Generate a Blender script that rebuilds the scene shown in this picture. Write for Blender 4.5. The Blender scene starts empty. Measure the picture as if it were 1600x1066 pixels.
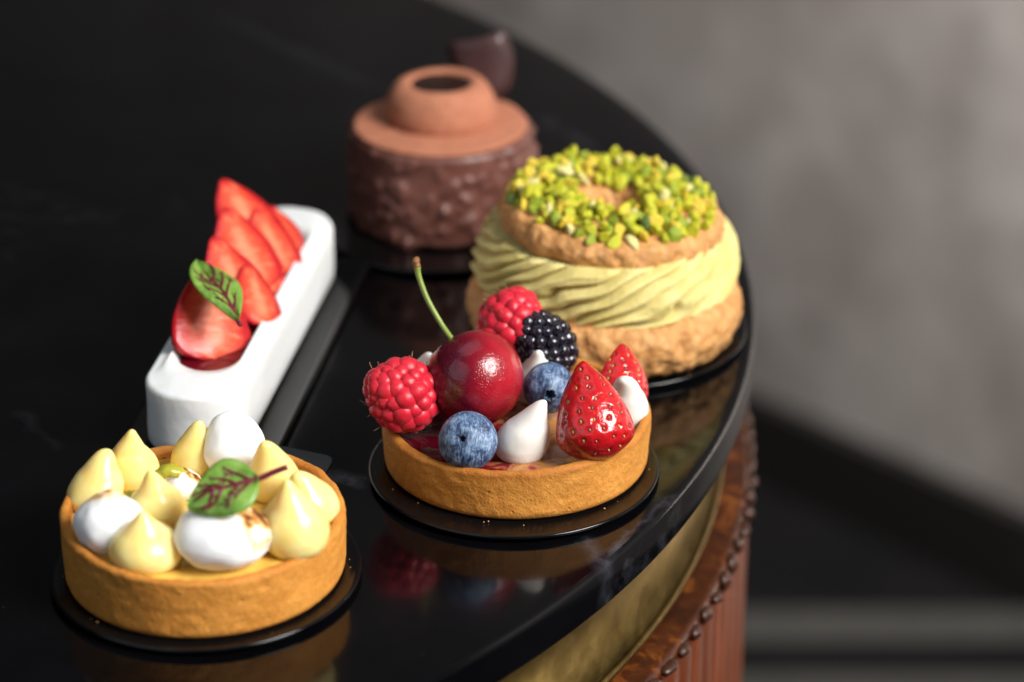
import bpy, math, random
import numpy as np
from mathutils import Vector, Matrix

random.seed(7)
RNG = np.random.default_rng(11)
scene = bpy.context.scene
COL = scene.collection

# ------------------------------------------------------------------ camera
CAM_H, PITCH, LENS = 0.359, 26.0, 95.0
cam_data = bpy.data.cameras.new("camera")
cam = bpy.data.objects.new("camera", cam_data)
COL.objects.link(cam)
cam.location = (0, 0, CAM_H)
cam.rotation_euler = (math.radians(90 - PITCH), 0, 0)
cam_data.lens = LENS
cam_data.sensor_width = 36
cam_data.clip_start = 0.02
cam_data.clip_end = 30
cam_data.dof.use_dof = True
cam_data.dof.focus_distance = 0.715
cam_data.dof.aperture_fstop = 6.6
scene.camera = cam

# ------------------------------------------------------------------ world, lamps, exposure
world = bpy.data.worlds.new("World")
scene.world = world
world.use_nodes = True
bgn = world.node_tree.nodes["Background"]
bgn.inputs[0].default_value = (0.80, 0.88, 1.0, 1)
bgn.inputs[1].default_value = 0.025

def area(name, loc, target, size, size_y, power, color, spread=180):
    l = bpy.data.lights.new(name, 'AREA')
    l.shape = 'RECTANGLE'
    l.size, l.size_y = size, size_y
    l.energy = power
    l.color = color
    l.spread = math.radians(spread)
    o = bpy.data.objects.new(name, l)
    COL.objects.link(o)
    o.location = loc
    o.rotation_euler = (Vector(target) - Vector(loc)).to_track_quat('-Z', 'Y').to_euler()
    return o

area("window_light", (1.05, -0.02, 1.10), (-0.02, 0.62, 0.02), 0.72, 0.76, 59.0, (1.0, 0.98, 0.95))
area("soft_fill_light", (-1.3, -0.6, 1.2), (-0.05, 0.6, 0.0), 2.0, 1.6, 8.0, (0.80, 0.90, 1.0))
area("overhead_fill_light", (-0.25, 1.05, 1.75), (-0.05, 0.65, 0.0), 1.4, 1.2, 4.0, (0.86, 0.93, 1.0))  # added overhead fill, also gives the bent grip tab its sheen
area("wall_fill_light", (1.00, 1.10, 0.02), (0.27, 1.97, -0.24), 0.35, 0.35, 21.0, (1.0, 0.95, 0.91), 76)  # added lamp out of view, brightens the wall

scene.view_settings.view_transform = 'Standard'
scene.view_settings.look = 'None'
scene.view_settings.exposure = 0.0
scene.view_settings.gamma = 1.0
scene.view_settings.use_curve_mapping = False
scene.render.engine = 'CYCLES'
scene.cycles.use_denoising = True
try:
    scene.cycles.denoiser = 'OPENIMAGEDENOISE'
except Exception:
    pass
scene.cycles.max_bounces = 8

# ------------------------------------------------------------------ layout helpers
_p = math.radians(PITCH)
FWD = np.array([0, math.cos(_p), -math.sin(_p)])
UPV = np.array([0, math.sin(_p), math.cos(_p)])
RGT = np.array([1.0, 0, 0])
FPX = LENS / 36 * 1600

def at(px, py, z):
    """point of the horizontal plane at height z seen at a pixel of the 1600 px photograph (measured once, in metres)"""
    d = RGT * (px - 800) / FPX + FWD - UPV * (py - 533) / FPX
    return np.array([0, 0, CAM_H]) + d * (z - CAM_H) / d[2]

def cw(r, u, t):
    """direction right / up / toward the viewer -> world"""
    v = RGT * r + UPV * u - FWD * t
    return v / np.linalg.norm(v)

# ------------------------------------------------------------------ numpy noise
def _hash(ix, iy, iz, seed):
    h = (ix.astype(np.int64) * 374761393 + iy.astype(np.int64) * 668265263 + iz.astype(np.int64) * 2147483647 + seed * 144269504) & 0xffffffff
    h = ((h ^ (h >> 13)) * 1274126177) & 0xffffffff
    h = (h ^ (h >> 16)) & 0xffffffff
    return h / 4294967295.0 * 2 - 1

def noise3(p, scale, seed=0, octaves=1):
    p = np.asarray(p, float)
    out = 0
    amp = 1.0
    for o in range(octaves):
        q = p * scale * (2 ** o) + 17.3 * o
        i = np.floor(q)
        f = q - i
        f = f * f * (3 - 2 * f)
        i = i.astype(np.int64)
        v = 0
        for dx in (0, 1):
            for dy in (0, 1):
                for dz in (0, 1):
                    w = (f[..., 0] if dx else 1 - f[..., 0]) * (f[..., 1] if dy else 1 - f[..., 1]) * (f[..., 2] if dz else 1 - f[..., 2])
                    v = v + w * _hash(i[..., 0] + dx, i[..., 1] + dy, i[..., 2] + dz, seed + o)
        out = out + amp * v
        amp *= 0.5
    return out

# ------------------------------------------------------------------ mesh helpers
def mesh(name, V, Fs, mat=None, smooth=True):
    me = bpy.data.meshes.new(name)
    me.from_pydata([tuple(map(float, v)) for v in V], [], [tuple(map(int, f)) for f in Fs])
    if smooth:
        me.polygons.foreach_set("use_smooth", [True] * len(me.polygons))
    if mat:
        me.materials.append(mat)
    me.update()
    return me

def link(name, me, parent=None, loc=(0, 0, 0)):
    o = bpy.data.objects.new(name, me)
    COL.objects.link(o)
    o.location = tuple(map(float, loc))
    if parent:
        o.parent = parent
    return o

def thing(name, label, cat, loc=(0, 0, 0), group=None):
    return tag(link(name, None, None, loc), label, cat, group)

def tag(o, label, cat, group=None):
    o["label"] = label
    o["category"] = cat
    if group:
        o["group"] = group
    return o

def grid_faces(nu, nv, cu=True, cv=False):
    """u wraps, v open"""
    fs = []
    for j in range(nv - 1 + (1 if cv else 0)):
        j2 = (j + 1) % nv
        for i in range(nu if cu else nu - 1):
            i2 = (i + 1) % nu
            fs.append((j * nu + i, j * nu + i2, j2 * nu + i2, j2 * nu + i))
    return fs

def resample(prof, step):
    """densify a polyline of (r, z)"""
    out = [prof[0]]
    for a, b in zip(prof[:-1], prof[1:]):
        n = max(1, int(math.hypot(b[0] - a[0], b[1] - a[1]) / step))
        for k in range(1, n + 1):
            t = k / n
            out.append((a[0] + (b[0] - a[0]) * t, a[1] + (b[1] - a[1]) * t))
    return out

def arc(cx, cz, r, a0, a1, n=8):
    return [(cx + r * math.cos(math.radians(a0 + (a1 - a0) * k / n)), cz + r * math.sin(math.radians(a0 + (a1 - a0) * k / n))) for k in range(n + 1)]

def lathe(prof, n, disp=None):
    """revolve (r, z); disp(P, N) -> new P. Poles closed when r is ~0"""
    pr = np.array(prof, float)
    th = np.arange(n) * 2 * math.pi / n
    P = np.stack([pr[:, 0:1] * np.cos(th), pr[:, 0:1] * np.sin(th), np.repeat(pr[:, 1:2], n, 1)], -1)
    d = np.gradient(pr, axis=0)
    nr, nz = d[:, 1], -d[:, 0]
    ln = np.hypot(nr, nz) + 1e-12
    nr, nz = nr / ln, nz / ln
    N = np.stack([nr[:, None] * np.cos(th), nr[:, None] * np.sin(th), np.repeat(nz[:, None], n, 1)], -1)
    if disp:
        P = disp(P, N)
        for k in (0, -1):
            if pr[k, 0] < 1e-6:
                P[k] = P[k].mean(0)
    return P.reshape(-1, 3), grid_faces(n, len(pr))

def sphere_grid(nu, nv):
    ph = np.linspace(0, math.pi, nv)
    th = np.arange(nu) * 2 * math.pi / nu
    return np.stack([np.sin(ph)[:, None] * np.cos(th), np.sin(ph)[:, None] * np.sin(th), np.repeat(-np.cos(ph)[:, None], nu, 1)], -1)

def frame_z(axis, hint=(0, 0, 1)):
    z = np.array(axis, float); z /= np.linalg.norm(z)
    h = np.array(hint, float)
    if abs(h @ z) > 0.95:
        h = np.array([1.0, 0, 0])
    x = np.cross(h, z); x /= np.linalg.norm(x)
    y = np.cross(z, x)
    return np.stack([x, y, z], 1)      # columns

def tube(pts, rad, n=8, cap=True):
    pts = np.array(pts, float)
    rad = np.broadcast_to(np.array(rad, float), (len(pts),))
    T = np.gradient(pts, axis=0)
    T /= np.linalg.norm(T, axis=1)[:, None] + 1e-12
    ref = np.array([0, 0, 1.0]) if abs(T[0, 2]) < .9 else np.array([1.0, 0, 0])
    V = []
    for p, t, r in zip(pts, T, rad):
        x = np.cross(ref, t); x /= np.linalg.norm(x)
        y = np.cross(t, x); ref = y if abs(y @ t) < .9 else ref
        for k in range(n):
            a = 2 * math.pi * k / n
            V.append(p + r * (x * math.cos(a) + y * math.sin(a)))
    Fs = grid_faces(n, len(pts))
    if cap:
        Fs.append(tuple(range(n - 1, -1, -1)))
        m = (len(pts) - 1) * n
        Fs.append(tuple(m + k for k in range(n)))
    return np.array(V), Fs

def join(parts):
    V, Fs, o = [], [], 0
    for v, f in parts:
        V.append(np.asarray(v)); Fs += [tuple(i + o for i in ff) for ff in f]; o += len(v)
    return np.concatenate(V), Fs

def fib(n, top=1.0, bot=-1.0):
    k = np.arange(n) + .5
    z = top + (bot - top) * k / n
    a = k * math.pi * (3 - math.sqrt(5))
    s = np.sqrt(np.maximum(0, 1 - z * z))
    return np.stack([s * np.cos(a), s * np.sin(a), z], 1)

def spline(pts, n):
    pts = np.array(pts, float)
    t = np.linspace(0, len(pts) - 1, n)
    out = []
    for u in t:
        i = min(int(u), len(pts) - 2); f = u - i
        p0, p1, p2, p3 = pts[max(i - 1, 0)], pts[i], pts[i + 1], pts[min(i + 2, len(pts) - 1)]
        out.append(.5 * ((2 * p1) + (-p0 + p2) * f + (2 * p0 - 5 * p1 + 4 * p2 - p3) * f * f + (-p0 + 3 * p1 - 3 * p2 + p3) * f ** 3))
    return np.array(out)

# ------------------------------------------------------------------ material helpers
class Mat:
    def __init__(s, name, color=(.8, .8, .8), rough=.5, **kw):
        s.m = bpy.data.materials.new(name)
        s.m.use_nodes = True
        s.nt = s.m.node_tree
        s.b = s.nt.nodes["Principled BSDF"]
        s.b.inputs["Base Color"].default_value = (*color, 1)
        s.b.inputs["Roughness"].default_value = rough
        for k, v in kw.items():
            s.b.inputs[k.replace("_", " ")].default_value = v
        s.tc = s.nt.nodes.new("ShaderNodeTexCoord")
    def sss(s, w, rad, scale):
        s.b.inputs["Subsurface Weight"].default_value = w
        s.b.inputs["Subsurface Radius"].default_value = rad
        s.b.inputs["Subsurface Scale"].default_value = scale
        return s
    def noise(s, scale, detail=3, rough=.55, dist=0, vec=None):
        n = s.nt.nodes.new("ShaderNodeTexNoise")
        n.inputs["Scale"].default_value = scale; n.inputs["Detail"].default_value = detail
        n.inputs["Roughness"].default_value = rough; n.inputs["Distortion"].default_value = dist
        s.nt.links.new(vec or s.tc.outputs["Object"], n.inputs["Vector"])
        return n.outputs["Fac"]
    def voronoi(s, scale, feature='F1', out="Distance"):
        n = s.nt.nodes.new("ShaderNodeTexVoronoi")
        n.feature = feature
        n.inputs["Scale"].default_value = scale
        s.nt.links.new(s.tc.outputs["Object"], n.inputs["Vector"])
        return n.outputs[out]
    def ramp(s, fac, stops, interp='LINEAR'):
        n = s.nt.nodes.new("ShaderNodeValToRGB")
        n.color_ramp.interpolation = interp
        e = n.color_ramp.elements
        while len(e) < len(stops):
            e.new(.5)
        for k, (p, c) in enumerate(stops):
            e[k].position = p
            e[k].color = (*c, 1) if not np.isscalar(c) else (c, c, c, 1)
        s.nt.links.new(fac, n.inputs[0])
        return n.outputs[0]
    def mix(s, fac, a, b, mode='MIX'):
        n = s.nt.nodes.new("ShaderNodeMix"); n.data_type = 'RGBA'; n.blend_type = mode
        for sock, v in ((n.inputs[0], fac), (n.inputs[6], a), (n.inputs[7], b)):
            if hasattr(v, "links"):
                s.nt.links.new(v, sock)
            elif np.isscalar(v):
                sock.default_value = v
            else:
                sock.default_value = (*v, 1)
        return n.outputs[2]
    def math(s, op, a, b=0.0):
        n = s.nt.nodes.new("ShaderNodeMath"); n.operation = op
        for sock, v in zip(n.inputs, (a, b)):
            if hasattr(v, "links"):
                s.nt.links.new(v, sock)
            else:
                sock.default_value = v
        return n.outputs[0]
    def sep(s, src="Object"):
        n = s.nt.nodes.new("ShaderNodeSeparateXYZ")
        s.nt.links.new(s.tc.outputs[src], n.inputs[0])
        return n.outputs
    def attr(s, name):
        n = s.nt.nodes.new("ShaderNodeAttribute"); n.attribute_name = name
        return n.outputs["Fac"]
    def color(s, sock):
        s.nt.links.new(sock, s.b.inputs["Base Color"]); return s
    def set(s, name, sock):
        s.nt.links.new(sock, s.b.inputs[name]); return s
    def bump(s, h, dist, strength=1.0):
        n = s.nt.nodes.new("ShaderNodeBump")
        n.inputs["Distance"].default_value = dist; n.inputs["Strength"].default_value = strength
        s.nt.links.new(h, n.inputs["Height"])
        prev = s.b.inputs["Normal"].links
        if prev:
            s.nt.links.new(prev[0].from_socket, n.inputs["Normal"])
        s.nt.links.new(n.outputs[0], s.b.inputs["Normal"]); return s

def vattr(me, name, vals):
    a = me.attributes.new(name, 'FLOAT', 'POINT')
    a.data.foreach_set("value", np.asarray(vals, np.float32).ravel())

# ---- materials
_tc = np.array([-.43596, .86555])
VEINS = [(at(478, 738, 0)[:2] - _tc, at(590, 756, 0)[:2] - _tc, .0042, .8), (at(905, 838, 0)[:2] - _tc, at(962, 892, 0)[:2] - _tc, .0036, .6),
         (at(935, 880, 0)[:2] - _tc, at(1060, 765, 0)[:2] - _tc, .0022, .6), (at(20, 640, 0)[:2] - _tc, at(95, 705, 0)[:2] - _tc, .0030, .12),
         (at(330, 20, 0)[:2] - _tc, at(620, 150, 0)[:2] - _tc, .0060, .22), (at(840, 180, 0)[:2] - _tc, at(940, 240, 0)[:2] - _tc, .0050, .25)]
def mat_wall():
    m = Mat("plaster_wall", rough=.75)
    n = m.noise(2.6, 5, .55, .6)
    n2 = m.noise(11, 4, .6, .3)
    c = m.ramp(n, [(.30, (.20, .172, .155)), (.52, (.27, .240, .222)), (.72, (.36, .328, .308))])
    c = m.mix(.45, c, m.ramp(n2, [(.34, (.15, .132, .122)), (.66, (.40, .375, .36))]))
    m.color(c).bump(n2, .004, .4)
    return m.m

def mat_floor():
    m = Mat("dark_floor", rough=.85)
    m.b.inputs["Specular IOR Level"].default_value = .1
    n = m.noise(9, 4)
    m.color(m.ramp(n, [(.3, (.0015, .0015, .002)), (.7, (.004, .0035, .004))])).bump(n, .002, .3)
    return m.m

def mat_stone():
    m = Mat("black_marble", rough=.13)
    m.b.inputs["IOR"].default_value = 1.42
    warp = m.noise(7, 4, .6, 1.6)
    v = m.math('ABSOLUTE', m.math('SUBTRACT', warp, .5))
    vein = m.ramp(v, [(.0, 1.0), (.006, .35), (.018, 0.0)])
    patch = m.ramp(m.noise(5.5, 2), [(.60, 0.0), (.74, 1.0)])
    vein = m.math('MULTIPLY', vein, patch)
    cloud = m.ramp(m.noise(60, 5, .7), [(.4, 0.25), (.7, 1.0)])
    vein = m.math('MULTIPLY', vein, cloud)
    vein = m.math('MULTIPLY', vein, .15)
    # the few veins one can point at: short straggling lines of pale quartz
    xyz = m.sep()
    jig = m.math('MULTIPLY', m.math('SUBTRACT', m.noise(55, 5, .65), .5), .016)
    for (ax_, ay_), (bx_, by_), wd, amt in VEINS:
        L = math.hypot(bx_ - ax_, by_ - ay_); ux, uy = (bx_ - ax_) / L, (by_ - ay_) / L
        dx, dy = m.math('SUBTRACT', xyz[0], ax_), m.math('SUBTRACT', xyz[1], ay_)
        al = m.math('ADD', m.math('MULTIPLY', dx, ux), m.math('MULTIPLY', dy, uy))
        ac = m.math('ABSOLUTE', m.math('ADD', m.math('SUBTRACT', m.math('MULTIPLY', dx, -uy), m.math('MULTIPLY', dy, -ux)), jig))
        k = m.ramp(m.math('DIVIDE', ac, wd), [(.0, 1.0), (.35, .45), (1.0, 0.0)])
        e = m.ramp(m.math('DIVIDE', al, L), [(.0, 0.0), (.2, 1.0), (.8, .8), (1.0, 0.0)])
        k = m.math('MULTIPLY', m.math('MULTIPLY', m.math('MULTIPLY', k, e), cloud), amt)
        vein = m.math('MAXIMUM', vein, k)
    base = m.ramp(m.noise(30, 5), [(.3, (.0010, .0010, .0013)), (.75, (.0028, .0028, .0036))])
    m.color(m.mix(vein, base, (.13, .13, .16)))
    dust = m.voronoi(420)
    dm = m.ramp(dust, [(.035, 1.0), (.06, 0.0)])
    dm = m.math('MULTIPLY', dm, m.ramp(m.noise(90, 2), [(.60, 0.0), (.64, 1.0)]))
    m.color(m.mix(m.math('MULTIPLY', dm, .5), m.mix(m.math('MULTIPLY', vein, .55), base, (.16, .16, .20)), (.18, .17, .16)))
    r = m.ramp(m.noise(26, 5, .65), [(.3, .08), (.75, .16)])
    m.set("Roughness", r)
    m.bump(m.noise(240, 3), .00004, .5)
    return m.m

def mat_brass():
    m = Mat("aged_brass", (.42, .27, .09), .38, Metallic=1.0)
    n = m.noise(45, 6, .7)
    m.color(m.ramp(n, [(.25, (.13, .085, .025)), (.55, (.19, .125, .038)), (.8, (.25, .17, .06))]))
    m.set("Roughness", m.ramp(m.noise(120, 4), [(.3, .26), (.7, .5)]))
    m.bump(m.noise(300, 3), .0001, .6)
    return m.m

def mat_wood(name, dark, mid, light, scale=1.0, coat=.25, spec=.5):
    m = Mat(name, rough=.36, Coat_Weight=coat, Coat_Roughness=.18)
    m.b.inputs["Specular IOR Level"].default_value = spec
    mp = m.nt.nodes.new("ShaderNodeMapping")
    mp.inputs["Scale"].default_value = (28 * scale, 28 * scale, 5 * scale)
    m.nt.links.new(m.tc.outputs["Object"], mp.inputs[0])
    n = m.noise(2.2, 6, .65, .8, mp.outputs[0])
    n2 = m.noise(9, 4, .6, .2, mp.outputs[0])
    c = m.ramp(n, [(.28, dark), (.52, mid), (.74, light)])
    c = m.mix(.35, c, m.ramp(n2, [(.3, dark), (.7, mid)]))
    m.color(c).bump(n2, .0004, .5)
    return m.m

def mat_board():
    m = Mat("black_plastic_board", (.003, .003, .0034), .17, Coat_Weight=.08, Coat_Roughness=.1)
    m.b.inputs["IOR"].default_value = 1.36
    m.set("Roughness", m.ramp(m.noise(180, 4), [(.3, .13), (.8, .26)]))
    crumb = m.ramp(m.voronoi(900), [(.04, 1.0), (.07, 0.0)])
    crumb = m.math('MULTIPLY', crumb, m.ramp(m.noise(160, 2), [(.62, 0.0), (.66, 1.0)]))
    m.color(m.mix(m.math('MULTIPLY', crumb, .4), (.003, .003, .0034), (.25, .17, .09)))
    return m.m

def mat_crust(name, tint=1.0):
    m = Mat(name, rough=.66)
    m.b.inputs["Specular IOR Level"].default_value = .28
    n = m.noise(170, 5, .62)
    n2 = m.noise(900, 4, .6)
    low = m.noise(55, 3, .5)
    c = m.ramp(n, [(.25, (.48 * tint, .175 * tint, .022)), (.5, (.64 * tint, .275 * tint, .044)), (.8, (.74 * tint, .36 * tint, .075))])
    c = m.mix(.45, c, m.ramp(low, [(.32, (.36 * tint, .105 * tint, .012)), (.5, (.54 * tint, .20 * tint, .03)), (.7, (.66 * tint, .29 * tint, .055))]))
    c = m.mix(m.ramp(m.noise(480, 3, .6), [(.62, 0.0), (.72, .45)]), c, (.28 * tint, .085 * tint, .015))
    c = m.mix(.35, c, m.ramp(n2, [(.35, (.44 * tint, .145 * tint, .014)), (.68, (.70 * tint, .33 * tint, .07))]))
    br = m.attr("brown")
    c = m.mix(br, c, (.33 * tint, .095 * tint, .010))
    m.color(c)
    m.bump(m.noise(1900, 3, .6), .00022, .8).bump(n2, .00035, .8).bump(m.noise(330, 4, .6), .0003, .35)
    pit = m.ramp(m.voronoi(260), [(.03, 0.0), (.16, 1.0)])
    gate = m.ramp(m.noise(140, 2), [(.52, 0.0), (.60, 1.0)])
    pitg = m.math('SUBTRACT', 1.0, m.math('MULTIPLY', m.math('SUBTRACT', 1.0, pit), gate))
    m.bump(pitg, .0007, .8)
    m.sss(.12, (.006, .003, .001), .25)
    return m.m

def mat_cookie():
    m = Mat("craquelin_crust", rough=.72)
    n = m.noise(210, 5, .65)
    v = m.voronoi(330)
    c = m.ramp(n, [(.25, (.36, .145, .035)), (.5, (.58, .285, .088)), (.78, (.74, .45, .19))])
    c = m.mix(.35, c, m.ramp(v, [(.0, (.72, .43, .18)), (.6, (.40, .17, .045))]))
    m.color(c)
    m.bump(v, .0011, .6).bump(m.noise(700, 4), .0005, .7)
    return m.m

def mat_cream(name, col, sheen=.38, speck=False):
    m = Mat(name, col, sheen)
    m.sss(.55, (1.0, .75, .5), .0035)
    m.bump(m.noise(420, 3), .00016, .6).bump(m.noise(90, 2), .0008, .5)
    if speck:
        s = m.ramp(m.voronoi(330), [(.035, 1.0), (.055, 0.0)])
        s = m.math('MULTIPLY', s, m.ramp(m.noise(120, 1), [(.50, 0.0), (.52, 1.0)]))
        m.color(m.mix(s, col, (.06, .04, .025)))
    return m.m

def mat_pistachio_cream():
    m = Mat("pistachio_cream", rough=.55)
    n = m.noise(120, 4)
    m.color(m.ramp(n, [(.3, (.58, .48, .150)), (.7, (.72, .62, .255))]))
    m.sss(.4, (1, .8, .35), .0022)
    m.bump(m.noise(700, 5, .65), .0006, .8)
    return m.m

def mat_curd():
    m = Mat("lemon_curd", (.90, .64, .15), .30, Coat_Weight=.22, Coat_Roughness=.12)
    n = m.noise(150, 3)
    m.color(m.ramp(n, [(.3, (.92, .69, .22)), (.7, (.95, .78, .34))]))
    m.sss(.85, (1.0, .62, .20), .0058)
    bub = m.ramp(m.voronoi(260), [(.02, 0.0), (.10, 1.0)])
    m.bump(m.noise(190, 2), .00018, .5).bump(bub, .0001, .25)
    return m.m

def mat_meringue():
    m = Mat("torched_meringue", rough=.7)
    m.b.inputs["Specular IOR Level"].default_value = .2
    t = m.attr("toast")
    n = m.noise(420, 4, .6)
    tt = m.math('MULTIPLY', t, m.ramp(n, [(.25, .55), (.7, 1.25)]))
    m.color(m.ramp(tt, [(.0, (.84, .845, .85)), (.22, (.84, .78, .68)), (.48, (.74, .44, .16)), (.78, (.33, .115, .025)), (1.0, (.10, .03, .01))]))
    m.sss(.8, (1, .97, .94), .005)
    m.bump(m.noise(330, 4), .0002, .6)
    return m.m

def mat_leaf():
    m = Mat("sorrel_leaf", rough=.38)
    n = m.noise(260, 4)
    c = m.ramp(n, [(.25, (.10, .21, .022)), (.6, (.19, .335, .055)), (.85, (.29, .44, .11))])
    m.color(c)
    m.sss(.35, (.5, 1.0, .15), .001)
    m.bump(m.voronoi(520), .00025, .7)
    return m.m

def mat_simple(name, col, rough, bscale=400, bdist=.0001, **kw):
    m = Mat(name, col, rough, **kw)
    n = m.noise(bscale, 3)
    m.color(m.mix(.35, col, m.ramp(n, [(.3, tuple(c * .55 for c in col)), (.7, tuple(min(1, c * 1.35) for c in col))])))
    m.bump(n, bdist, .6)
    return m

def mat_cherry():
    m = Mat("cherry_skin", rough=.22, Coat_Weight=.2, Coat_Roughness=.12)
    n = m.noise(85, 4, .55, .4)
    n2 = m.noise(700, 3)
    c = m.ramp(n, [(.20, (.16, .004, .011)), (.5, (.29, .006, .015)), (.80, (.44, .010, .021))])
    side = m.ramp(m.attr("dark_cheek"), [(.0, 0.0), (1.0, 1.0)])
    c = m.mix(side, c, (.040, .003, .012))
    c = m.mix(m.ramp(m.noise(1100, 2), [(.62, 0.0), (.74, .12)]), c, (.62, .06, .07))
    m.color(c)
    m.sss(.25, (1, .12, .10), .0015)
    m.bump(m.noise(1700, 2, .5), .00014, .5).bump(n2, .00012, .4)
    drop = m.ramp(m.voronoi(1500), [(.0, 1.0), (.30, .75), (.5, 0.0)])
    m.bump(m.math('MULTIPLY', drop, m.ramp(m.noise(230, 3), [(.45, 0.0), (.58, 1.0)])), .00008, .7)
    m.set("Roughness", m.ramp(m.noise(60, 3), [(.35, .18), (.7, .27)]))
    return m.m

def mat_berry_red(name, tint):
    m = Mat(name, rough=.42)
    n = m.noise(300, 3)
    m.color(m.ramp(n, [(.3, (.46 * tint, .005, .018)), (.7, (.64 * tint, .012, .036))]))
    m.sss(.5, (1, .10, .10), .0022)
    m.b.inputs["Sheen Weight"].default_value = .10
    m.b.inputs["Sheen Tint"].default_value = (1, .55, .55, 1)
    m.bump(m.noise(900, 2), .00012, .6)
    return m.m

def mat_strawberry():
    m = Mat("strawberry_skin", rough=.22, Coat_Weight=.5, Coat_Roughness=.08)
    n = m.noise(130, 3)
    c = m.ramp(n, [(.3, (.40, .006, .010)), (.7, (.60, .014, .016))])
    m.color(m.mix(m.attr("pit"), c, (.30, .004, .008)))
    m.sss(.35, (1, .12, .06), .002)
    m.bump(m.noise(430, 3), .0008, .7)
    return m.m

def mat_strawberry_cut():
    m = Mat("strawberry_flesh", rough=.34, Coat_Weight=.10, Coat_Roughness=.15)
    m.b.inputs["Specular IOR Level"].default_value = .35
    e = m.attr("edge")                    # 0 at the core, 1 at the skin
    cx = m.nt.nodes.new("ShaderNodeCombineXYZ")
    m.nt.links.new(m.math('MULTIPLY', m.attr("across"), 1.3), cx.inputs[0])
    m.nt.links.new(m.math('MULTIPLY', m.attr("along"), 15.0), cx.inputs[1])
    m.nt.links.new(m.attr("across"), cx.inputs[2])
    fib_ = m.noise(1.0, 4, .6, .3, cx.outputs[0])      # fibres running out from the core
    n = m.noise(330, 4, .6)
    ee = m.math('ADD', e, m.math('MULTIPLY', m.math('SUBTRACT', n, .5), .25))
    c = m.ramp(ee, [(.0, (.76, .21, .11)), (.16, (.66, .085, .036)), (.50, (.58, .038, .018)), (.74, (.40, .006, .011))])
    pale = m.math('MULTIPLY', m.ramp(fib_, [(.50, 0.0), (.66, .55)]), m.ramp(e, [(.0, .6), (.35, 1.0), (.7, 0.0)]))
    m.color(m.mix(pale, c, (.80, .30, .17)))
    m.sss(.45, (1, .22, .10), .003)
    m.bump(fib_, .0006, .5).bump(n, .0003, .5)
    return m.m

def mat_blueberry():
    m = Mat("blueberry_skin", rough=.55)
    n = m.noise(260, 6, .75, .6)
    mp = m.nt.nodes.new("ShaderNodeMapping"); mp.inputs["Scale"].default_value = (3.2, 1, .6)
    m.nt.links.new(m.tc.outputs["Object"], mp.inputs[0])
    n2 = m.noise(420, 5, .7, 1.2, mp.outputs[0])
    b = m.math('ADD', m.math('MULTIPLY', n, .6), m.math('MULTIPLY', n2, .4))
    c = m.ramp(b, [(.40, (.006, .010, .030)), (.465, (.035, .065, .14)), (.525, (.12, .195, .33)), (.61, (.32, .41, .52))])
    m.color(m.mix(m.attr("bare"), c, (.008, .012, .030)))
    m.bump(n2, .00012, .5)
    return m.m

def mat_blackberry():
    m = Mat("blackberry_drupelet", (.006, .005, .010), .19, Coat_Weight=.3, Coat_Roughness=.1)
    n = m.noise(420, 3)
    m.color(m.ramp(n, [(.3, (.004, .004, .008)), (.75, (.017, .013, .026))]))
    m.set("Roughness", m.ramp(m.noise(600, 3), [(.3, .14), (.7, .34)]))
    m.bump(n, .0001, .5)
    return m.m

def mat_choc(name, a, b, rough, bump=.0004):
    m = Mat(name, rough=rough)
    n = m.noise(240, 5, .6)
    m.color(m.ramp(n, [(.3, a), (.72, b)]))
    m.bump(m.noise(600, 4), bump, .6)
    return m.m

def mat_jam():
    m = Mat("red_berry_jam", rough=.2, Coat_Weight=.2, Coat_Roughness=.08)
    n = m.noise(110, 3, .5, .8)
    # jam towards one side, almond cream showing elsewhere
    x = m.sep()[0]
    k = m.math('ADD', m.math('MULTIPLY', x, 26.0), m.math('MULTIPLY', m.math('SUBTRACT', n, .5), 2.2))
    c = m.ramp(m.math('ADD', k, .72), [(.35, (.10, .003, .010)), (.52, (.20, .010, .015)), (.62, (.36, .10, .045)), (.80, (.42, .19, .06))])
    m.color(c)
    m.bump(n, .0018, .7)
    return m.m

def mat_nut(name, a, b):
    m = Mat(name, rough=.42)
    n = m.noise(330, 4)
    m.color(m.ramp(n, [(.3, a), (.7, b)]))
    m.sss(.25, (.8, 1, .2), .0012)
    m.bump(m.noise(800, 3), .0002, .6)
    return m.m

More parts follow.
